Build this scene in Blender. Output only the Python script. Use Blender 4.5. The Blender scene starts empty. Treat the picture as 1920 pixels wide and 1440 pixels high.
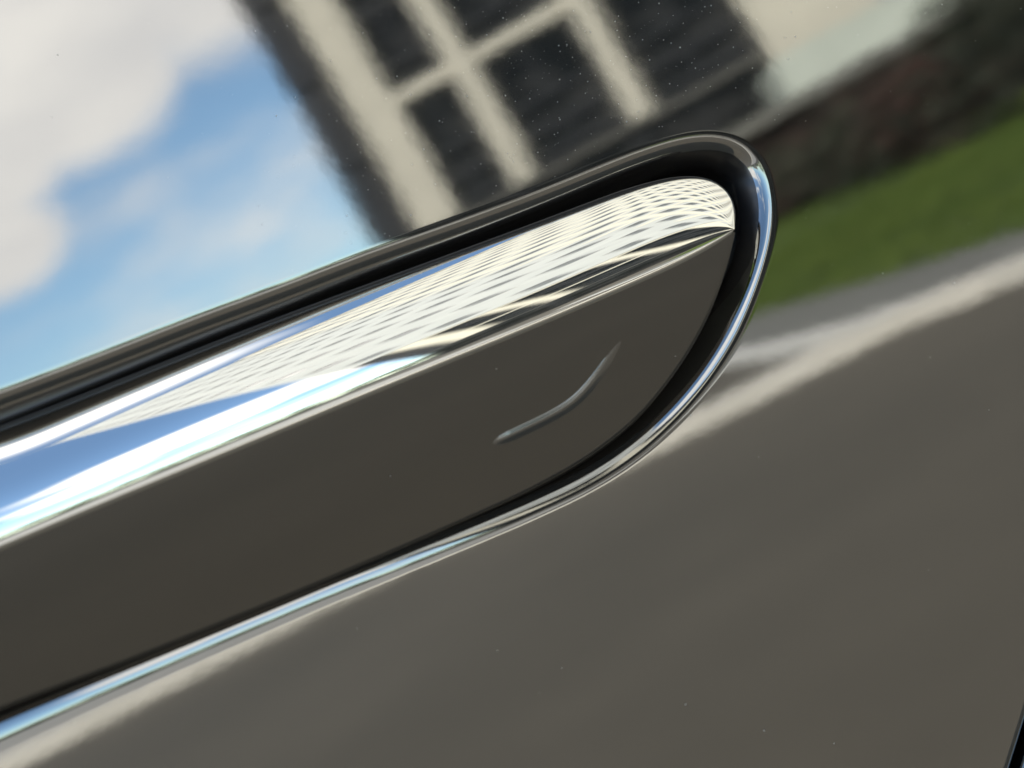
import bpy, math, random
import numpy as np
from mathutils import Vector, Matrix
R = math.radians
random.seed(4)
scene = bpy.context.scene
COL = scene.collection

# ------------------------------------------------------------------ camera
H0 = 0.95                                    # height of the handle above the ground, metres
TH, PS, RO = 0.2647, 0.332, 0.5866           # looking up a little, along the car a little, phone held tilted
fwd = Vector((math.sin(PS)*math.cos(TH), math.cos(PS)*math.cos(TH), math.sin(TH)))
rt = fwd.cross(Vector((0, 0, 1))).normalized()
up = rt.cross(fwd)
RX = rt*math.cos(RO) - up*math.sin(RO)
UX = rt*math.sin(RO) + up*math.cos(RO)
cam_d = bpy.data.cameras.new("camera")
cam = bpy.data.objects.new("camera", cam_d)
COL.objects.link(cam)
cam.matrix_world = Matrix(((RX.x, UX.x, -fwd.x, -fwd.x*.19), (RX.y, UX.y, -fwd.y, -fwd.y*.19),
                           (RX.z, UX.z, -fwd.z, -fwd.z*.19 + H0), (0, 0, 0, 1)))
cam_d.sensor_width = 36
cam_d.lens = 2834.4/1920*36
cam_d.clip_start = 0.01
cam_d.clip_end = 6000
cam_d.dof.use_dof = True
cam_d.dof.focus_distance = 0.205
cam_d.dof.aperture_fstop = 18
scene.camera = cam

# ------------------------------------------------------------------ sky and sun
SUN_AZ = Vector((-0.67, 0.74, 0)).normalized()
SUN_EL = R(41)
world = bpy.data.worlds.new("World"); scene.world = world
world.use_nodes = True
wn, wl = world.node_tree.nodes, world.node_tree.links
bg = wn['Background']
sky = wn.new('ShaderNodeTexSky'); sky.sky_type = 'NISHITA'; sky.sun_disc = False
sky.sun_elevation = SUN_EL; sky.sun_rotation = math.atan2(SUN_AZ.x, SUN_AZ.y)
sky.dust_density = 0.8; sky.ozone_density = 2.5
tc = wn.new('ShaderNodeTexCoord')
def wmath(op, a, b=None, clamp=False):
    n = wn.new('ShaderNodeMath'); n.operation = op; n.use_clamp = clamp
    for i, v in enumerate((a, b)):
        if v is None: continue
        if isinstance(v, (int, float)): n.inputs[i].default_value = v
        else: wl.new(v, n.inputs[i])
    return n.outputs[0]
def lobe(az, el, rad):
    v = Vector((math.sin(R(az))*math.cos(R(el)), -math.cos(R(az))*math.cos(R(el)), math.sin(R(el))))
    n = wn.new('ShaderNodeVectorMath'); n.operation = 'DISTANCE'
    wl.new(tc.outputs['Generated'], n.inputs[0]); n.inputs[1].default_value = v
    d = wmath('DIVIDE', n.outputs['Value'], 2*math.sin(R(rad)/2))
    return wmath('SUBTRACT', 1.0, d)
mp = wn.new('ShaderNodeMapping'); wl.new(tc.outputs['Generated'], mp.inputs[0]); mp.inputs['Scale'].default_value = (1, 1, 1.7)
nz = wn.new('ShaderNodeTexNoise'); wl.new(mp.outputs[0], nz.inputs[0])
nz.inputs['Scale'].default_value = 2.6; nz.inputs['Detail'].default_value = 9; nz.inputs['Roughness'].default_value = .55
mask = wmath('MULTIPLY', wmath('SUBTRACT', nz.outputs['Fac'], .62), 1.6)       # scattered clouds everywhere
CLOUDS = [(10, 27.5, 7), (13, 25, 7.5), (17, 23, 6.5), (5, 14.6, 2.8), (5.5, 18, 3.4), (10, 19.8, 4.2), (40, 82, 14), (-60, 12, 14), (120, 30, 20)]
for c in CLOUDS:
    mask = wmath('MAXIMUM', mask, lobe(*c))
fine = wmath('MULTIPLY', wmath('SUBTRACT', nz.outputs['Fac'], .5), 1.25)
mask = wmath('ADD', mask, fine)
mr = wn.new('ShaderNodeMapRange'); mr.interpolation_type = 'SMOOTHSTEP'
wl.new(mask, mr.inputs[0]); mr.inputs[1].default_value = -.03; mr.inputs[2].default_value = .5
mixc = wn.new('ShaderNodeMix'); mixc.data_type = 'RGBA'
wl.new(mr.outputs[0], mixc.inputs[0])
gain = wn.new('ShaderNodeMix'); gain.data_type = 'RGBA'; gain.blend_type = 'MULTIPLY'; gain.inputs[0].default_value = 1
wl.new(sky.outputs[0], gain.inputs[6]); gain.inputs[7].default_value = (1.08, 1.16, 1.10, 1)
wl.new(gain.outputs[2], mixc.inputs[6])
nz2 = wn.new('ShaderNodeTexNoise'); wl.new(mp.outputs[0], nz2.inputs[0]); nz2.inputs['Scale'].default_value = 5.5; nz2.inputs['Detail'].default_value = 4
cm = wn.new('ShaderNodeMix'); cm.data_type = 'RGBA'
cr = wn.new('ShaderNodeMapRange'); wl.new(nz2.outputs['Fac'], cr.inputs[0]); cr.inputs[1].default_value = .35; cr.inputs[2].default_value = .65
wl.new(cr.outputs[0], cm.inputs[0]); cm.inputs[6].default_value = (6.0, 5.95, 5.8, 1); cm.inputs[7].default_value = (7.6, 7.4, 6.9, 1)
wl.new(cm.outputs[2], mixc.inputs[7])
wl.new(mixc.outputs[2], bg.inputs[0])
bg.inputs[1].default_value = 0.14

sun_d = bpy.data.lights.new("sun", 'SUN'); sun_d.energy = 3.2; sun_d.angle = R(.5); sun_d.color = (1, .95, .87)
sun = bpy.data.objects.new("sun", sun_d); COL.objects.link(sun)
sv = SUN_AZ*math.cos(SUN_EL) + Vector((0, 0, math.sin(SUN_EL)))
sun.rotation_euler = sv.to_track_quat('Z', 'Y').to_euler(); sun.location = sv*30
scene.view_settings.view_transform = 'Standard'; scene.view_settings.look = 'None'
scene.view_settings.gamma = 1; scene.view_settings.use_curve_mapping = False
scene.view_settings.exposure = 0.85
scene.render.engine = 'CYCLES'
scene.cycles.max_bounces = 8; scene.cycles.glossy_bounces = 6
scene.cycles.sample_clamp_indirect = 6

# ------------------------------------------------------------------ helpers
def mat(name, col, rough=.5, metal=0, ior=1.5, noise=None, bump=None, tone2=None):
    m = bpy.data.materials.new(name); m.use_nodes = True
    n, l = m.node_tree.nodes, m.node_tree.links
    b = n['Principled BSDF']
    b.inputs['Base Color'].default_value = (*col, 1); b.inputs['Roughness'].default_value = rough
    b.inputs['Metallic'].default_value = metal; b.inputs['IOR'].default_value = ior
    t = n.new('ShaderNodeTexCoord')
    if noise:                       # (scale, colour2, lo, hi[, stretch])
        z = n.new('ShaderNodeTexNoise'); z.inputs['Scale'].default_value = noise[0]; z.inputs['Detail'].default_value = 6
        l.new(t.outputs['Object'], z.inputs[0])
        r = n.new('ShaderNodeMapRange'); l.new(z.outputs['Fac'], r.inputs[0]); r.inputs[1].default_value = noise[2]; r.inputs[2].default_value = noise[3]
        x = n.new('ShaderNodeMix'); x.data_type = 'RGBA'; l.new(r.outputs[0], x.inputs[0])
        x.inputs[6].default_value = (*col, 1); x.inputs[7].default_value = (*noise[1], 1); out = x.outputs[2]
        if tone2:
            z2 = n.new('ShaderNodeTexNoise'); z2.inputs['Scale'].default_value = tone2[0]; z2.inputs['Detail'].default_value = 3
            l.new(t.outputs['Object'], z2.inputs[0])
            x2 = n.new('ShaderNodeMix'); x2.data_type = 'RGBA'; x2.blend_type = 'MULTIPLY'; x2.inputs[0].default_value = tone2[1]
            l.new(out, x2.inputs[6]); l.new(z2.outputs['Fac'], x2.inputs[7]); out = x2.outputs[2]
        l.new(out, b.inputs['Base Color'])
    if bump:                        # list of (scale, strength-distance)
        prev = None
        for sc, dist in bump:
            z = n.new('ShaderNodeTexNoise'); z.inputs['Scale'].default_value = sc; z.inputs['Detail'].default_value = 1.5
            l.new(t.outputs['Object'], z.inputs[0])
            bp = n.new('ShaderNodeBump'); bp.inputs['Distance'].default_value = dist; bp.inputs['Strength'].default_value = 1
            l.new(z.outputs['Fac'], bp.inputs['Height'])
            if prev: l.new(prev.outputs[0], bp.inputs['Normal'])
            prev = bp
        l.new(prev.outputs[0], b.inputs['Normal'])
    return m

M = {}
M['paint'] = mat('black_paint', (.006, .006, .007), .035, 0, 4.6, bump=[(650, .7e-6), (260, 2.5e-6), (105, 5.6e-6), (40, 1.2e-5)])
M['chrome'] = mat('polished_chrome', (.93, .925, .91), .03, 1.0)
M['cover'] = mat('gloss_black_plastic', (.011, .009, .007), .08, 0, 2.8)
M['mark'] = mat('mark_plastic', (.012, .012, .012), .18, 0, 3.8)
M['recess'] = mat('recess_plastic', (.006, .006, .007), .35, 0, 1.45)
M['flange'] = mat('flange_plastic', (.020, .018, .018), .24, 0, 1.9)
M['pale_pane'] = mat('pale_window_pane', (.15, .15, .14), .3, noise=(.6, (.07, .07, .065), .4, .6))  # paler, mottled pane tone for the small upper windows
M['line'] = mat('kerb_paint', (.80, .75, .66), .8, noise=(3, (.66, .61, .52), .3, .7))
M['seal'] = mat('seal_rubber', (.02, .02, .024), .25, 0, 1.6)
M['dust'] = mat('dust_grains', (.85, .83, .78), .6)
M['asphalt'] = mat('asphalt', (.085, .071, .048), .9, noise=(.45, (.118, .098, .068), .3, .7), tone2=(3, .2))
M['paving'] = mat('concrete_paving', (.36, .33, .28), .85, noise=(.9, (.30, .275, .235), .3, .7))
M['kerb'] = mat('kerb_stone', (.66, .60, .50), .8, noise=(3, (.56, .51, .42), .3, .7))
M['strip'] = mat('edge_concrete', (.17, .16, .13), .85, noise=(2, (.14, .13, .11), .3, .7))
M['soil'] = mat('lawn_soil', (.047, .076, .007), .95, noise=(.7, (.078, .112, .012), .3, .7))
M['grass'] = mat('grass_blades', (.054, .086, .008), .95, noise=(.8, (.092, .125, .014), .3, .7))
M['cream'] = mat('cream_cladding', (.60, .54, .42), .75, noise=(.8, (.52, .47, .365), .3, .7))
M['panel'] = mat('light_grey_panel', (.43, .42, .38), .7, noise=(.5, (.37, .365, .335), .3, .7))  # on the right wing this grey paints the sky mirrored in glass
M['dark'] = mat('dark_cladding', (.012, .012, .013), .8, noise=(.6, (.022, .022, .022), .35, .65))
M['glass'] = mat('window_glass', (.007, .008, .008), .12, 0, 1.16, noise=(.75, (.034, .033, .031), .5, .6))
M['frame'] = mat('window_frame', (.03, .03, .031), .5)
M['fascia'] = mat('canopy_fascia', (.60, .61, .50), .6, noise=(.7, (.48, .49, .40), .3, .7))
M['leaf'] = mat('dark_leaves', (.016, .019, .007), .8, noise=(.9, (.034, .034, .014), .4, .6))
M['redleaf'] = mat('bronze_leaves', (.070, .028, .018), .8, noise=(.9, (.030, .020, .012), .4, .6))
M['bark'] = mat('bark', (.06, .045, .03), .9)
M['far'] = mat('far_trees', (.05, .07, .03), .8, noise=(.08, (.09, .10, .06), .4, .6))

def link(name, me, parent=None, loc=None):
    o = bpy.data.objects.new(name, me); COL.objects.link(o)
    if parent: o.parent = parent
    if loc is not None: o.location = loc
    return o
def pyd(name, v, f, m, parent=None, smooth=False, loc=None):
    me = bpy.data.meshes.new(name); me.from_pydata([tuple(a) for a in v], [], f)
    for mm in (m if isinstance(m, (list, tuple)) else [m]): me.materials.append(mm)
    me.validate(); me.update()
    if smooth: me.polygons.foreach_set('use_smooth', [True]*len(me.polygons))
    return link(name, me, parent, loc)
def empty(name, label, cat, loc=(0, 0, 0), group=None):
    o = link(name, None); o.location = loc; o.empty_display_size = .1
    o['label'] = label; o['category'] = cat
    if group: o['group'] = group
    return o
def struct(o): o['kind'] = 'structure'; return o
BF = [(0, 3, 2, 1), (4, 5, 6, 7), (0, 1, 5, 4), (1, 2, 6, 5), (2, 3, 7, 6), (3, 0, 4, 7)]
def boxvf(x0, x1, y0, y1, z0, z1):
    return [(x0, y0, z0), (x1, y0, z0), (x1, y1, z0), (x0, y1, z0), (x0, y0, z1), (x1, y0, z1), (x1, y1, z1), (x0, y1, z1)], BF

# ------------------------------------------------------------------ the door surface (millimetres on the door, x along the car, z up)
def f0(x, z):
    x = x/1000; z = z/1000
    return (-.1638*z + .8214*z*z/2 - .2149*x*x/2)*1000
def n0(x, z):
    n = np.stack([-.2149*x/1000, -np.ones_like(x), -.1638 + .8214*z/1000], -1)
    return n/np.linalg.norm(n, axis=-1, keepdims=True)
def W(p):                                    # mm -> world metres, origin of the car Empty at handle centre
    return np.asarray(p)/1000
def spline(pts, n, closed=False, smooth=6):
    p = np.array(pts, float); k = len(p); out = []
    segs = k if closed else k-1
    for i in range(segs):
        g = (lambda j: p[j % k]) if closed else (lambda j: p[min(max(j, 0), k-1)])
        a, b, c, d = g(i-1), g(i), g(i+1), g(i+2)
        for t in np.linspace(0, 1, 60, endpoint=False)[:, None]:
            out.append((.5*((2*b)+(-a+c)*t+(2*a-5*b+4*c-d)*t**2+(-a+3*b-3*c+d)*t**3))[0] if False else
                       .5*((2*b)+(-a+c)*t[0]+(2*a-5*b+4*c-d)*t[0]**2+(-a+3*b-3*c+d)*t[0]**3))
    if not closed: out.append(p[-1])
    o = np.array(out)
    def resamp(o, n):
        q = np.vstack([o, o[:1]]) if closed else o
        s = np.concatenate([[0], np.cumsum(np.linalg.norm(np.diff(q[:, :2], axis=0), axis=1))])
        u = np.linspace(0, s[-1], n+1)[:-1] if closed else np.linspace(0, s[-1], n)
        return np.stack([np.interp(u, s, q[:, j]) for j in range(q.shape[1])], 1)
    o = resamp(o, n)
    for _ in range(smooth):
        if closed: o = (np.roll(o, 1, 0)+2*o+np.roll(o, -1, 0))/4
        else: o[1:-1] = (o[:-2]+2*o[1:-1]+o[2:])/4
    return resamp(o, n)
def grid_mesh(name, P, m, parent, N=None, closed=False, flip=False):
    """P: rows x cols x 3 in mm; N optional analytic normals."""
    r, c = P.shape[:2]
    v = W(P).reshape(-1, 3); f = []
    i, j = r//3, c//3                       # wind the faces to agree with the outward normal
    fn = np.cross(P[i, j+1]-P[i, j], P[i+1, j]-P[i, j]); ref = N[i, j] if N is not None else np.array([0, -1, 0])
    flip = float(fn @ ref) < 0
    for i in range(r-1):
        for j in range(c if closed else c-1):
            a, b = i*c+j, i*c+(j+1) % c
            q = (a, b, b+c, a+c)
            f.append(q[::-1] if flip else q)
    me = bpy.data.meshes.new(name); me.from_pydata(v.tolist(), [], f); me.materials.append(m)
    me.polygons.foreach_set('use_smooth', [True]*len(f))
    if N is not None: me.normals_split_custom_set_from_vertices(N.reshape(-1, 3).tolist())
    me.update()
    return link(name, me, parent)
def roll_profile(L, amax, power, n):
    s = np.linspace(0, L, n); a = amax*(s/L)**power
    X = np.concatenate([[0], np.cumsum((np.cos(a[1:])+np.cos(a[:-1]))/2*np.diff(s))])
    Y = np.concatenate([[0], np.cumsum((np.sin(a[1:])+np.sin(a[:-1]))/2*np.diff(s))])
    return X, Y, a
def lip_profile(wide=False, n=60):
    # a gentle start, a tight bend to about 52 degrees, a nearly flat funnel, then the flange
    s = np.linspace(0, 6.7, n)
    a = np.interp(s, [0, .5, 1.0, 1.5, 2.0, 2.5, 3.2, 5.6, 6.1, 6.7], [0, 1.5, 6, 17, 35, 47, 53, 62, 74, 90])
    if wide: a = np.interp(s, [0, .6, 1.2, 1.8, 2.4, 5.2, 5.9, 6.7], [0, 2, 9, 21, 31, 45, 64, 90])
    for _ in range(6): a[1:-1] = (a[:-2]+2*a[1:-1]+a[2:])/4
    a = np.radians(a)
    X = np.concatenate([[0], np.cumsum((np.cos(a[1:])+np.cos(a[:-1]))/2*np.diff(s))])
    Y = np.concatenate([[0], np.cumsum((np.sin(a[1:])+np.sin(a[:-1]))/2*np.diff(s))])
    return X, Y, a
def rolled(C, inward, prof, wall):
    """sweep a roll profile along the 2-D curve C lying on the door surface."""
    X, Y, a = prof
    x, z = C[:, 0], C[:, 1]; n = n0(x, z)
    mi = np.stack([inward[:, 0], np.zeros(len(C)), inward[:, 1]], 1)
    mi -= n*(mi*n).sum(1)[:, None]; mi /= np.linalg.norm(mi, axis=1)[:, None]
    S = np.stack([x, f0(x, z), z], 1)
    P = [S + mi*X[k] - n*Y[k] for k in range(len(X))]
    N = [n*math.cos(a[k]) + mi*math.sin(a[k]) for k in range(len(X))]
    if wall:
        P.append(P[-1] - n*wall); N.append(N[-1])
    return np.array(P), np.array(N)

car = empty('car', 'glossy black car door with a flush handle, its paint mirroring a tower, lawn and sky', 'car', (0, 0, H0))

C0 = [(-54.2,28.1),(-41.3,26.9),(-31.2,26.1),(-19.4,24.9),(-7.1,23.8),(4.7,22.4),(16.3,21.2),(24.3,20.6),(32.8,19.9),(40.1,18.6),
      (45.4,16.0),(47.9,11.9),(47.3,7.1),(44.4,2.4),(39.6,-2.1),(33.2,-6.7),(26.6,-10.4),(19.3,-13.2),(10.6,-15.2),(2.4,-15.7),
      (-6.1,-15.1),(-13.3,-14.3),(-27.4,-12.5),(-34.2,-11.6),(-47.4,-10.2),(-60.1,-8.9),(-72.3,-7.8),(-88,-6.3),(-104,-3.8),
      (-118,0),(-130,5),(-140,12),(-147,20),(-150,27),(-148,33),(-142,36.2),(-132,36.6),(-115,34.7),(-95,32.5),(-75,30.3)]
NC = 900
c0 = spline(C0, NC, True, 60)
tan = np.roll(c0, -1, 0) - np.roll(c0, 1, 0); tan /= np.linalg.norm(tan, axis=1)[:, None]
ctr = np.array([-50., 8.])
inw = np.stack([tan[:, 1], -tan[:, 0]], 1)
if ((ctr-c0)*inw).sum() < 0: inw = -inw
c0 = c0 - inw*(.15+.8*np.clip((6-c0[:, 1])/14, 0, 1))[:, None]                                    # the roll starts gently, outside the visible edge
# shut line between this door and the rear panel
SH = [(-118,-330),(-108,-230),(-78,-160),(-25,-112.5),(31.3,-72.2),(38.5,-67.2),(95,-25),(150,20),(195,75),(222,140),(234,230)]
shut = spline(SH, 260, False, 12)
poly = [tuple(p) for p in shut] + [(-420, 230), (-420, -330)]
def ray_poly(o, d):
    best = 1e9
    for i in range(len(poly)):
        a = np.array(poly[i]); e = np.array(poly[(i+1) % len(poly)])-a
        den = d[0]*e[1]-d[1]*e[0]
        if abs(den) < 1e-9: continue
        w = a-o; t = (w[0]*e[1]-w[1]*e[0])/den; u = (w[0]*d[1]-w[1]*d[0])/den
        if t > 0 and -1e-6 <= u <= 1+1e-6: best = min(best, t)
    return o+d*best
outer = np.array([ray_poly(ctr, (p-ctr)/np.linalg.norm(p-ctr)) for p in c0])
# widen: the outer ring follows the door outline, the inner ring follows the recess
rings = []
for u in np.linspace(0, 1, 34)[::-1]**1.8:
    rings.append(c0*(1-u)+outer*u)
rg = np.array(rings)
P = np.stack([rg[..., 0], f0(rg[..., 0], rg[..., 1]), rg[..., 1]], -1); N = n0(rg[..., 0], rg[..., 1])
LP, LN = rolled(c0, inw, lip_profile(), 10)
LP2, LN2 = rolled(c0, inw, lip_profile(True), 10)
LP2 = LP2[:1] + (LP2-LP2[:1])*(1.08+.6*np.clip(-c0[:, 0]/70, 0, 1))[None, :, None]
wb = np.clip((c0[:, 0]-42)/-10, 0, 1)*np.clip((5-c0[:, 1])/9, 0, 1)*(1-.25*np.clip(c0[:, 0]/30, 0, 1))      # the lower rim is rolled wider
wb = (wb*wb*(3-2*wb))[None, :, None]
LP = LP*(1-wb)+LP2*wb; LN = LN*(1-wb)+LN2*wb; LN /= np.linalg.norm(LN, axis=-1, keepdims=True)
P = np.concatenate([P, LP[1:]]); N = np.concatenate([N, LN[1:]])
door = grid_mesh('door_panel', P, M['paint'], car, N, closed=True)
door.data.materials.append(M['flange'])               # the funnel inside the lip is satin black plastic
sarc = np.linspace(0, 6.7, 60); lim = 2.75*(1-wb[0, :, 0])+5.9*wb[0, :, 0]
mi = np.zeros(len(door.data.polygons), dtype=np.int32); base = len(rg)-1
for k in range(60):
    r0 = (base+k)*NC
    ok = (sarc[min(k, 59)] > lim) | (k >= 59)
    if r0+NC <= len(mi): mi[r0:r0+NC] = np.where(ok, 1, 0)
door.data.polygons.foreach_set('material_index', mi)
# folded edge of the door and of the rear panel along the shut line
st = np.gradient(shut, axis=0); st /= np.linalg.norm(st, axis=1)[:, None]
sn = np.stack([st[:, 1], -st[:, 0]], 1)              # towards the rear panel
EP, EN = rolled(shut, sn, roll_profile(2.2, R(90), 1.0, 10), 9)
grid_mesh('door_edge', EP, M['paint'], door, EN)
s2 = shut + sn*2.6 + sn*1.4
EP, EN = rolled(s2, -sn, roll_profile(2.2, R(90), 1.0, 10), 9)
back = []
for u in np.linspace(0, 1, 14)[::-1]**1.4:
    g = s2 + np.array([[1.0, -.85]])*u*260 + sn*u*60
    back.append(np.stack([g[:, 0], f0(g[:, 0], g[:, 1]), g[:, 1]], 1))
Q = np.concatenate([np.array(back), EP[1:]])
QN = np.concatenate([np.array([n0(b[:, 0], b[:, 2]) for b in back]), EN[1:]])
grid_mesh('rear_panel', Q, M['paint'], car, QN)
# back wall behind the shut line and the cup behind the handle
g = np.array([shut-sn*14, shut+sn*18]); Pg = np.stack([g[..., 0], f0(g[..., 0], g[..., 1])+9, g[..., 1]], -1)
grid_mesh('door_seal', Pg, M['recess'], car)
cin = c0 + inw*2.5
cup = np.array([cin, np.tile(ctr, (NC, 1))]); Pc = np.stack([cup[..., 0], f0(cup[..., 0], cup[..., 1])+14, cup[..., 1]], -1)
grid_mesh('handle_recess', Pc, M['recess'], car, closed=True)

# ------------------------------------------------------------------ the handle
handle = link('door_handle', None, car)
T = [(-143.5,23.5),(-143,27),(-140.5,30.5),(-136,32.8),(-129,33.0),(-120,31.9),(-100,29.2),(-80,26.6),(-56.6,24.0),(-47.0,23.0),(-33.6,21.8),(-23.2,20.8),(-9.1,19.1),(10.1,16.7),(21.0,15.4),(29.0,14.4),(35.1,13.1),(38.7,11.4),(39.7,9.3),(39.1,6.6),(37.7,4.5),(35.6,2.6)]
B = [(-143.5,23.5),(-143.2,22),(-141.5,19.5),(-137,17.4),(-130,16.1),(-120,15.0),(-100,13.3),(-80,11.5),(-62.5,9.9),(-53.3,9.2),(-40.6,8.1),(-30.7,7.25),(-16.9,6.05),(1.8,4.3),(12.4,3.4),(20.4,2.8),(26.1,2.4),(30.0,2.3),(32.2,2.35),(33.8,2.45),(35.0,2.52),(35.6,2.6)]
NS = 420
tb = np.array([[t[0], t[1], b[0], b[1]] for t, b in zip(T, B)])
tb = spline(tb, NS, False, 90)
Tc, Bc = tb[:, :2], tb[:, 2:]
wid = np.linalg.norm(Tc-Bc, axis=1)
OB = -4.6
KD = (.27+.165*np.clip((30-Tc[:, 0])/85, 0, 1))
for _ in range(40): KD[1:-1] = (KD[:-2]+2*KD[1:-1]+KD[2:])/4
def zB(x): return 4.45-.088*x
rows = []
ts = np.linspace(0, 1, 48)
for t in ts:
    p = Tc*(1-t)+Bc*t
    off = OB + KD*wid*(1-t)**2.0 + .10*wid*max(0, t-.7)**2
    rows.append(np.stack([p[:, 0], f0(p[:, 0], p[:, 1])+off, p[:, 1]], 1))
# rolled top edge (goes back) and rolled lower edge
dirTB = (Bc-Tc)/np.maximum(wid, 1e-3)[:, None]
first, last = rows[0], rows[-1]
topr = []
for k, (dx, dy) in enumerate([(-.1, 3.2), (-.42, 1.0), (-.36, .5), (-.24, .22)]):
    q = first.copy(); q[:, 0] += dirTB[:, 0]*dx; q[:, 2] += dirTB[:, 1]*dx; q[:, 1] += dy; topr.append(q)
botr = []
for dx, dy in [(.22, .05), (.42, .18), (.55, .42), (.6, 1.6)]:
    q = last.copy(); q[:, 0] += dirTB[:, 0]*dx; q[:, 2] += dirTB[:, 1]*dx; q[:, 1] += dy; botr.append(q)
grid_mesh('chrome_strip', np.array(topr+rows+botr), M['chrome'], handle, flip=True)

# gloss black lower cover
LCp = [(-143.3,23.2),(-141,17),(-138,12.5),(-134,8.2),(-126,3.8),(-112,.3),(-95,-2.0),(-80,-3.7),(-70.2,-4.8),(-55.8,-6.9),(-44.1,-8.4),(-30.7,-9.95),(-11.3,-11.9),(-4,-12.4),(3.9,-12.4),(12.1,-11.2),(19.7,-8.5),(25.6,-5.4),(29.4,-2.8),(33,.2),(35.3,2.5)]
lc = spline(LCp, 520, False, 30)
bt = spline(Bc, 520, False, 0)
def cover_y(x, z):
    d = zB(x)-z
    return f0(x, z) + OB + .35 + .12*d + .0045*d*d
def cover_n(x, z):
    e = .05
    gx = (cover_y(x+e, z)-cover_y(x-e, z))/(2*e); gz = (cover_y(x, z+e)-cover_y(x, z-e))/(2*e)
    n = np.stack([gx, -np.ones_like(gx), gz], -1); return n/np.linalg.norm(n, axis=-1, keepdims=True)
rows, nor = [], []
for t in np.linspace(0, 1, 30):
    p = bt*(1-t)+lc*t
    rows.append(np.stack([p[:, 0], cover_y(p[:, 0], p[:, 1]), p[:, 1]], 1)); nor.append(cover_n(p[:, 0], p[:, 1]))
ld = np.gradient(lc, axis=0); ld /= np.linalg.norm(ld, axis=1)[:, None]
lo = np.stack([ld[:, 1], -ld[:, 0]], 1)
if lo[300, 1] > 0: lo = -lo
nn = nor[-1]; m3 = np.stack([lo[:, 0], 0*lo[:, 0], lo[:, 1]], 1); base = rows[-1]
X, Y, a = roll_profile(.8, R(88), 1.0, 8)
for k in range(1, 8):
    rows.append(base+m3*X[k]-nn*Y[k]); nor.append(nn*math.cos(a[k])+m3*math.sin(a[k]))
rows.append(rows[-1]-nn*9); nor.append(nor[-1])
grid_mesh('lower_cover', np.array(rows), M['cover'], handle, np.array(nor), flip=False)

# black carrier behind the chrome, showing as a dark rim with a grey lip above it
carr = spline(np.array([(a-1.5 if a < -130 else a, b) for a, b in T]), NS, False, 90)
cd = np.gradient(carr, axis=0); cd /= np.linalg.norm(cd, axis=1)[:, None]
co = np.stack([-cd[:, 1], cd[:, 0]], 1)
if co[200, 1] < 0: co = -co
rr = []
for off, y in [(-1.0, .9), (.2, .85), (.55, .7), (.75, .55), (.9, .6), (1.02, .85), (1.08, 1.6)]:
    p = carr+co*(off*np.minimum(1, (NS-1-np.arange(NS))/45.)**.5)[:, None]
    rr.append(np.stack([p[:, 0], f0(p[:, 0], p[:, 1])+OB+KD*wid+y, p[:, 1]], 1))
grid_mesh('carrier_rim', np.array(rr), M['seal'], handle)

# closed skirt round the back of the handle
sk = np.concatenate([Tc, lc[::-1]]); sk = spline(sk[::6], 700, True, 12)
sd = np.roll(sk, -1, 0)-np.roll(sk, 1, 0); sd /= np.linalg.norm(sd, axis=1)[:, None]; so = np.stack([sd[:, 1], -sd[:, 0]], 1)
if ((sk-ctr)*so).sum() < 0: so = -so
rr = []
for off, y in [(-2.5, 1.2), (-.2, 1.5), (.15, 2.0), (.2, 13)]:
    p = sk+so*off; fr = cover_y(p[:, 0], np.minimum(p[:, 1], zB(p[:, 0]))) + np.clip(p[:, 1]-zB(p[:, 0]), 0, 20)*.42
    rr.append(np.stack([p[:, 0], fr+y, p[:, 1]], 1))
grid_mesh('handle_skirt', np.array(rr), M['recess'], handle, closed=True)

# raised touch mark on the lower cover
mk = spline([(-7.4,-5.85),(-5.0,-6.1),(-2.8,-6.25),(.6,-6.45),(3.3,-6.5),(5.4,-6.3),(7.4,-5.75),(9.8,-4.8),(12.2,-3.7),(13.7,-3.0),(15.0,-2.4),(17.2,-1.4)], 120, False, 90)
md = np.gradient(mk, axis=0); md /= np.linalg.norm(md, axis=1)[:, None]; mo = np.stack([-md[:, 1], md[:, 0]], 1)
rr = []
taper = np.minimum(1, np.minimum(np.arange(120)/14, (119-np.arange(120))/50))[:, None]
for w in np.linspace(-1, 1, 17):
    p = mk+mo*w*.72*(.6+.4*taper)
    h = .01+(.16-.10*np.linspace(0, 1, 120))*(.5+.5*math.cos(w*math.pi))
    if abs(w) == 1: h = -.06
    hh = h*taper[:, 0]-.05*(1-taper[:, 0])**2 if abs(w) < 1 else np.full(120, -.06)
    rr.append(np.stack([p[:, 0], cover_y(p[:, 0], p[:, 1])-hh, p[:, 1]], 1))
grid_mesh('touch_mark', np.array(rr), M['mark'], handle)

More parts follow.
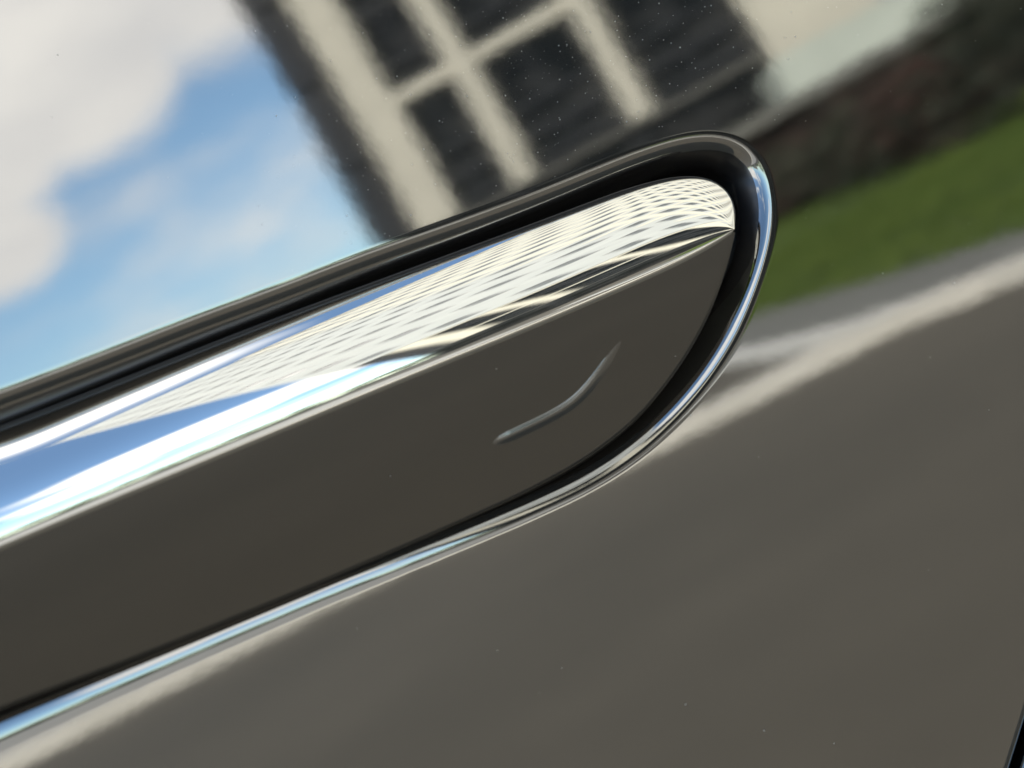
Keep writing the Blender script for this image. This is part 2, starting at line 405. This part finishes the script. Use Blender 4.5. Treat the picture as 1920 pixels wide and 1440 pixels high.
# dust grains lying on the paint
def inside(p):
    c = False; x, z = p
    for i in range(0, NC, 6):
        a, b = c0[i], c0[(i+6) % NC]
        if (a[1] > z) != (b[1] > z) and x < (b[0]-a[0])*(z-a[1])/(b[1]-a[1])+a[0]: c = not c
    return c
v, f = [], []
def grain(x, y, z, s):
    n = len(v)
    for d in ((1, 0, 0), (-1, 0, 0), (0, 1, 0), (0, -1, 0), (0, 0, 1), (0, 0, -1)):
        k = s*random.uniform(.6, 1.2); v.append(((x+d[0]*k)/1000, (y+d[1]*k)/1000, (z+d[2]*k)/1000))
    for t in ((0, 2, 4), (2, 1, 4), (1, 3, 4), (3, 0, 4), (2, 0, 5), (1, 2, 5), (3, 1, 5), (0, 3, 5)): f.append(tuple(n+i for i in t))
cnt = 0
while cnt < 760:
    if random.random() < .62: x, z = random.gauss(28, 20), random.gauss(33, 10)
    else: x, z = random.uniform(-80, 110), random.uniform(-75, 75)
    if inside((x, z)) or z < 0 and random.random() < .75: continue
    s = .03+.085*random.random()**4
    grain(x, f0(np.float64(x), np.float64(z))-s*.4, z, s); cnt += 1
for (x, z) in [(20, -7.5), (-20, -3.5), (-2, 1.5)]:
    grain(x, cover_y(np.float64(x), np.float64(z)) + (3.0 if z > 8 else -.02), z, .06)
dust = pyd('dust', v, f, M['dust'], car); dust['kind'] = 'stuff'

# the rest of the body side: it shades the ground beside the car
def body(name, xs, zs, yf, m):
    gx, gz = np.meshgrid(xs, zs); Pb = np.stack([gx, yf(gx, gz), gz], -1)
    return grid_mesh(name, Pb, m, car)
zz = lambda x, z: f0(np.clip(x, -420, 420), z)
body('front_door', np.linspace(-1400, -424, 20), np.linspace(-330, 228, 16), zz, M['paint'])
body('sill', np.linspace(-1400, 900, 30), np.linspace(-640, -334, 8), zz, M['paint'])
body('side_glass', np.linspace(-1300, 800, 24), np.linspace(234, 500, 8), lambda x, z: zz(x, 0*z+230)+(z-230)*.42, M['glass'])
body('roof', np.linspace(-1250, 700, 20), np.linspace(502, 560, 6), lambda x, z: zz(x, 0*z+230)+(500-230)*.42+(z-500)*8, M['paint'])

# ------------------------------------------------------------------ the ground
def sheet(name, pts, z, m, thick=None):
    n = len(pts)
    if thick:
        v = [(x, y, z) for x, y in pts]+[(x, y, z-thick) for x, y in pts]
        f = [tuple(range(n))]+[(i, i+n, (i+1) % n+n, (i+1) % n) for i in range(n)]
    else: v = [(x, y, z) for x, y in pts]; f = [tuple(range(n))]
    return pyd(name, v, f, m)
struct(sheet('road', [(-2500, -2500), (2500, -2500), (2500, 2500), (-2500, 2500)], 0, M['asphalt']))
# pale pavement beyond the slanting kerb, and a white kerb round the lawn
LB = [(-14, -15.2), (-9.0, -12.0), (-3.2, -8.7), (-.43, -7.5), (.53, -7.04), (1.49, -6.66), (2.12, -5.9), (2.52, -5.56), (2.92, -5.36), (3.18, -5.14), (3.36, -4.8), (3.45, -4.3), (3.5, -3.4), (3.5, 1.0)]
def off_line(L, d):
    p = np.array(L); t = np.gradient(p, axis=0); t /= np.linalg.norm(t, axis=1)[:, None]
    return [tuple(q) for q in p+np.stack([-t[:, 1], t[:, 0]], 1)*d]
hw = np.interp(np.arange(len(LB)), [0, 4, 7, 10, 13], [.13, .12, .08, .055, .055])[:, None]
kin = [tuple(q) for q in np.array(LB)+(np.array(off_line(LB, 1))-np.array(LB))*hw]
kout = [tuple(q) for q in np.array(LB)-(np.array(off_line(LB, 1))-np.array(LB))*hw]
kb = empty('white_kerb', 'long white painted kerb slanting along the edge of the asphalt', 'kerb', (0, 0, 0))
for i in range(len(LB)-1):
    a, b, c, d = kout[i], kout[i+1], kin[i+1], kin[i]
    L = math.dist(a, b); n = max(1, int(L/1.0))
    for k in range(n):
        u0, u1 = k/n+.004, (k+1)/n-.004
        lp = lambda p, q, u: (p[0]+(q[0]-p[0])*u, p[1]+(q[1]-p[1])*u)
        q = [lp(a, b, u0), lp(a, b, u1), lp(d, c, u1), lp(d, c, u0)]
        vv = [(x, y, 0.001) for x, y in q]+[(x, y, .10) for x, y in q]
        pyd('kerb_stone', vv, BF, M['kerb'], kb)
struct(sheet('pavement', [(-14, -15.45), (-9.0, -12.2), (-3.2, -8.9), (-.45, -7.7), (.5, -7.24), (1.5, -6.86), (1.9, -7.2), (3.2, -8.0), (3.9, -12.3), (5.5, -31), (-60, -31), (-40, -30)], .06, M['paving'], .055))
# thin inner line and grey edging beside the grass
line2 = [(3.45, -4.8), (3.34, -5.35), (3.32, -6.0), (3.4, -6.7), (3.55, -7.5), (3.8, -9.0), (4.6, -12)]
a = off_line(line2, .045); b = off_line(line2, -.045)
k2 = empty('low_kerb', 'thin pale kerb line beside the grey edging of the lawn', 'kerb')
for i in range(len(line2)-1):
    q = [b[i], b[i+1], a[i+1], a[i]]
    pyd('kerb_stone', [(x, y, .001) for x, y in q]+[(x, y, .075) for x, y in q], BF, M['line'], k2)
struct(sheet('edging_path', [(3.6, -1), (3.6, -4.7), (3.5, -5.4), (3.5, -6.2), (3.65, -7.2), (4.0, -9.0), (4.7, -12), (5.6, -12), (4.65, -9.2), (4.3, -7.1), (4.1, -5.5), (4.0, -1)], .05, M['strip'], .045))
LAWN = [(4.0, -1), (4.1, -5.5), (4.3, -7.1), (4.65, -9.2), (5.6, -12), (8.5, -18), (15, -31), (34, -23), (30, -1)]
struct(sheet('lawn', LAWN, .055, M['soil'], .05))
def in_poly(x, y, L):
    c = False
    for i in range(len(L)):
        a, b = L[i], L[(i+1) % len(L)]
        if (a[1] > y) != (b[1] > y) and x < (b[0]-a[0])*(y-a[1])/(b[1]-a[1])+a[0]: c = not c
    return c
v, f = [], []; cnt = 0
while cnt < 42000:
    if random.random() < .5: x, y = random.uniform(4, 13), random.uniform(-16, -4)
    else: x, y = random.uniform(4, 26), random.uniform(-30, -2)
    if not in_poly(x, y, LAWN): continue
    h = random.uniform(.04, .10); w = .012+.0006*abs(y); a = random.uniform(0, math.pi); n = len(v)
    lx, ly = random.uniform(-.05, .05), random.uniform(-.05, .05)
    v += [(x-w*math.cos(a), y-w*math.sin(a), .054), (x+w*math.cos(a), y+w*math.sin(a), .054), (x+lx, y+ly, .055+h)]
    f.append((n, n+1, n+2)); cnt += 1
gr = pyd('grass', v, f, M['grass']); gr['kind'] = 'stuff'; gr['label'] = 'short mown green grass covering the lawn'

# ------------------------------------------------------------------ the tower (36 m away, behind the photographer)
PHI = .4384
NF = Vector((math.sin(PHI), -math.cos(PHI), 0)); AF = Vector((math.cos(PHI), math.sin(PHI), 0))
TD = 36.0
tower = empty('apartment_tower', 'tall pale apartment tower with cream pilasters and dark glazed lower floors', 'building', (NF.x*TD, NF.y*TD, 0))
tower.rotation_euler = (0, 0, PHI)            # local x along the facade, local -y away from the car
def tbox(name, x0, x1, y0, y1, z0, z1, m, parent=tower):
    v, f = boxvf(x0, x1, y0, y1, z0, z1); return pyd(name, v, f, m, parent)
def mbox(name, boxes, m, parent=tower):
    v, f = [], []
    for b in boxes:
        a, q = boxvf(*b); n = len(v); v += a; f += [tuple(i+n for i in t) for t in q]
    return pyd(name, v, f, m, parent)
XL, XM, XR, TOPA, TOPB = -5.6, 9.3, 78.0, 93.0, 96.0
PIT = 2.87
tbox('core_wall', XL, XM, -16, -.55, 0, TOPA, M['dark'])
tbox('core_wall', XM+.004, XR, -16.2, -.56, 0, TOPB, M['dark'])
pil = [(-4.5, -3.55)] + [(-1.9+PIT*k-.27, -1.9+PIT*k+.27) for k in range(2)] + [(3.85, 6.3)] + [(6.2+PIT*k-.42, 6.2+PIT*k+.42) for k in range(1, 25)]
LOW = 14.9
for (a, b) in pil:
    z0 = 4.75 if a < 3 else 0
    tbox('pilaster', a, b, -.55, .12, z0, (LOW+.25) if b < 6.4 else (TOPA-.4 if b < XM else TOPB-.6), M['cream'])
gaps = [(b, c) for (a, b), (c, d) in zip(pil[:-1], pil[1:])]
for z in [8.75+6*k for k in range(15)]:
    for (a, b) in gaps:
        if z < 10 and a > .9 and a < 3: continue
        if z > 16 and a < 6.2: continue
        tbox('beam', a+.002, b-.002, -.55, .02, z, z+(.42 if z < 16 else .85), M['cream'])
# each window is one mesh: glass set back behind its frame, with transom and mullion where large
wins = {}; nwin = 0
def window(x0, x1, z0, z1, small=False):
    global nwin
    nwin += 1
    key = (round(x1-x0, 2), round(z1-z0, 2), small)
    if key not in wins:
        w, h = key[0], key[1]; t = .07
        v, f = [], []; mi = []
        bx = [(0, w, -.30, -.27, 0, h)] + [(0, w, -.26, -.16, 0, t), (0, w, -.26, -.16, h-t, h), (0, t, -.26, -.16, t, h-t), (w-t, w, -.26, -.16, t, h-t)]
        if not small: bx += [(t, w-t, -.26, -.08, h*.30, h*.30+.09), (w*.45, w*.45+.05, -.26, -.18, h*.30+.09, h-t)]
        for k, b in enumerate(bx):
            a, q = boxvf(*b); n = len(v); v += a; f += [tuple(i+n for i in tt) for tt in q]; mi += [0 if k == 0 else 1]*6
        o = pyd('window', v, f, [M['pale_pane'] if small else M['glass'], M['frame']], tower, loc=(x0, 0, z0))
        o.data.polygons.foreach_set('material_index', mi); wins[key] = o
    else:
        o = wins[key].copy(); COL.objects.link(o); o.location = (x0, 0, z0)
    return o
for (a, b) in gaps:
    for z0, z1 in ((4.8, 5.85), (5.95, 8.7), (9.2, 11.8), (11.95, 14.7)):
        if a > 3 and z0 < 5: continue
        if a > 6.2: continue
        window(a+.01, b-.01, z0, z1)
for k in range(29):                           # dark loggia rails on the left corner
    z = 4.8+k*3.0
    tbox('loggia_rail', XL, -4.52, -.55, -.4, z, z+1.05, M['dark'])
# left wing: light grey panels with rows of small dark windows; right wing: grey infill between cream pilasters, sky reflection in glass painted as pale grey
FH = 6.0
def panel_row(a, b, z, n, ww, out):
    c = (b-a)/n
    for k in range(n):
        p, q = a+k*c, a+(k+1)*c; m0 = (p+q)/2
        out += [(p, m0-ww, -.5, -.06, z, z+FH), (m0+ww, q, -.5, -.06, z, z+FH), (m0-ww, m0+ww, -.5, -.06, z, z+1.7), (m0-ww, m0+ww, -.5, -.06, z+3.9, z+FH)]
        window(m0-ww, m0+ww, z+1.7, z+3.9, True)
slabA, slabB, farw = [], [], []
z = LOW+.5
while z+FH <= TOPA-.3:
    panel_row(XL+.05, 6.28, z, 5, .5, slabA); z += FH
mbox('wall_panel', slabA, M['panel'])
tbox('wall_panel', XL+.05, 6.28, -.5, -.06, z+.003, TOPA-.3, M['panel'])
for (a, b) in gaps:
    if a < 6.2: continue
    for z in [3.2+6*k for k in range(15)]:
        if nwin < 290: panel_row(a+.002, b-.002, z, 1, .7, slabB)
        else:
            m0 = (a+b)/2; slabB.append((a+.002, b-.002, -.5, -.06, z, z+FH)); farw.append((m0-.7, m0+.7, -.058, .0, z+1.7, z+3.9))
mbox('wall_panel', slabB, M['panel'])
fw = mbox('far_windows', farw, M['pale_pane']); fw['kind'] = 'stuff'
tbox('parapet', XL-.1, XM-.31, -16.1, .15, TOPA-.28, TOPA+.5, M['panel'])
tbox('parapet', XM-.3, XR, -16.3, .25, TOPB-.58, TOPB+.6, M['cream'])
tbox('cornice', XL, 3.83, -.5, .10, 4.56, 4.70, M['strip'])
# glazed ground floor
for k in range(3):
    x0 = XL+.1+k*3.12
    window(x0, x0+3.05, .3, 4.4)
# pale entrance canopy in front of the right half
can = empty('entrance_canopy', 'pale flat entrance canopy on square columns at the foot of the tower', 'canopy', tuple(NF*30+AF*3.2))
can.rotation_euler = (0, 0, PHI)
pyd('fascia', *boxvf(0, 26, -4, 0, 2.75, 3.75), M['fascia'], can)
pyd('soffit_band', *boxvf(-2.4, 25.9, -3.9, .25, 2.42, 2.745), M['strip'], can)
for k in range(6): pyd('column', *boxvf(.6+k*4.6, 1.0+k*4.6, -1.2, -.8, .05, 2.41), M['strip'], can)
back = empty('shop_front', 'dark glazed shop wall beneath the pale canopy', 'building', tuple(NF*33.6+AF*2.2)); back.rotation_euler = (0, 0, PHI)
pyd('wall', *boxvf(0, 28, -.4, 0, 0, 2.4), M['dark'], back)
for k in range(8):
    pyd('window', *boxvf(.4+k*3.4, 3.2+k*3.4, .01, .05, .5, 2.2), M['glass'], back)

# second, lower pale block far off to the left (seen only low in the chrome)
blk = empty('distant_block', 'low pale office block far down the street', 'building', (-70, -110, 0)); blk.rotation_euler = (0, 0, -.3)
pyd('wall', *boxvf(-30, 30, -12, 0, 0, 13), M['panel'], blk)
for i in range(12):
    for j in range(3): pyd('window', *boxvf(-28+i*4.8, -25+i*4.8, .01, .08, 2+j*3.7, 4+j*3.7), M['glass'], blk)
# far trees
v, f = [], []
for i in range(2600):
    t = random.uniform(-1.3, 1.5); d = random.uniform(125, 150)
    x, y = math.sin(t)*d, -math.cos(t)*d; z = random.random()**1.3*(7+3*math.sin(t*11)+2*math.sin(t*29)); s = random.uniform(.8, 2.2); n = len(v)
    for k in range(4):
        a = random.uniform(0, 6.28); e = random.uniform(-1, 1)
        v.append((x+s*math.cos(a), y+s*math.sin(a)*.6, max(0, z+s*e)))
    f += [(n, n+1, n+2), (n, n+2, n+3)]
o = pyd('tree_line', v, f, M['far']); o['kind'] = 'stuff'; o['label'] = 'far green line of trees along the horizon'

# shrubs along the far side of the lawn
def shrub(i, x, y, w, h, m, lab):
    s = empty('shrub', lab, 'shrub', (x, y, .05), 'shrubs along the far edge of the lawn')
    v, f = [], []
    blobs = [(random.gauss(0, w*.35), random.gauss(0, w*.3), random.uniform(.3, .85)*h, random.uniform(.25, .45)*w) for _ in range(9)]
    for k in range(1500):
        b = random.choice(blobs); d = Vector((random.gauss(0, 1), random.gauss(0, 1), random.gauss(0, 1))).normalized()*b[3]*random.random()**.4
        p = Vector(b[:3])+d
        if p.z < .05: continue
        a = Vector((random.gauss(0, 1), random.gauss(0, 1), random.gauss(0, 1))).normalized(); c = a.orthogonal().normalized(); l = random.uniform(.05, .11); n = len(v)
        v += [p-a*l, p+c*l*.45, p+a*l, p-c*l*.45]; f.append((n, n+1, n+2, n+3))
    pyd('foliage', v, f, m, s)
    v, f = [], []
    for b in blobs[:5]:
        n = len(v)
        for k in range(4): v.append((.04*math.cos(k*1.57), .04*math.sin(k*1.57), 0))
        for k in range(4): v.append((b[0]+.012*math.cos(k*1.57), b[1]+.012*math.sin(k*1.57), b[2]))
        f += [(n+k, n+(k+1) % 4, n+4+(k+1) % 4, n+4+k) for k in range(4)]
    pyd('stem', v, f, M['bark'], s)
SHR = [(16.2,-29.0,2.6,1.9,'leaf','dark green shrub at the far left corner of the lawn'),
       (15.9,-26.5,2.4,1.6,'redleaf','bronze leaved shrub second from the far corner of the lawn'),
       (15.2,-24.0,2.6,1.9,'leaf','broad dark green shrub between two bronze ones'),
       (14.3,-21.6,2.3,1.9,'redleaf','tall bronze leaved shrub in the middle of the row'),
       (13.2,-19.4,2.0,1.5,'leaf','dark green shrub with low rounded crown in mid row'),
       (12.3,-17.4,1.9,1.6,'redleaf','bronze leaved shrub third from the right end of the row'),
       (11.8,-15.6,2.2,2.2,'leaf','tallest dark green shrub second from the right end of the row'),
       (11.4,-13.3,2.4,2.7,'leaf','loose dark green shrub nearest the car'),
       (18.0,-31.5,3.0,2.2,'leaf','largest dark green shrub below the entrance canopy')]
for i, (x, y, w, h, m, lab) in enumerate(SHR): shrub(i, x, y, w, h, M[m], lab)
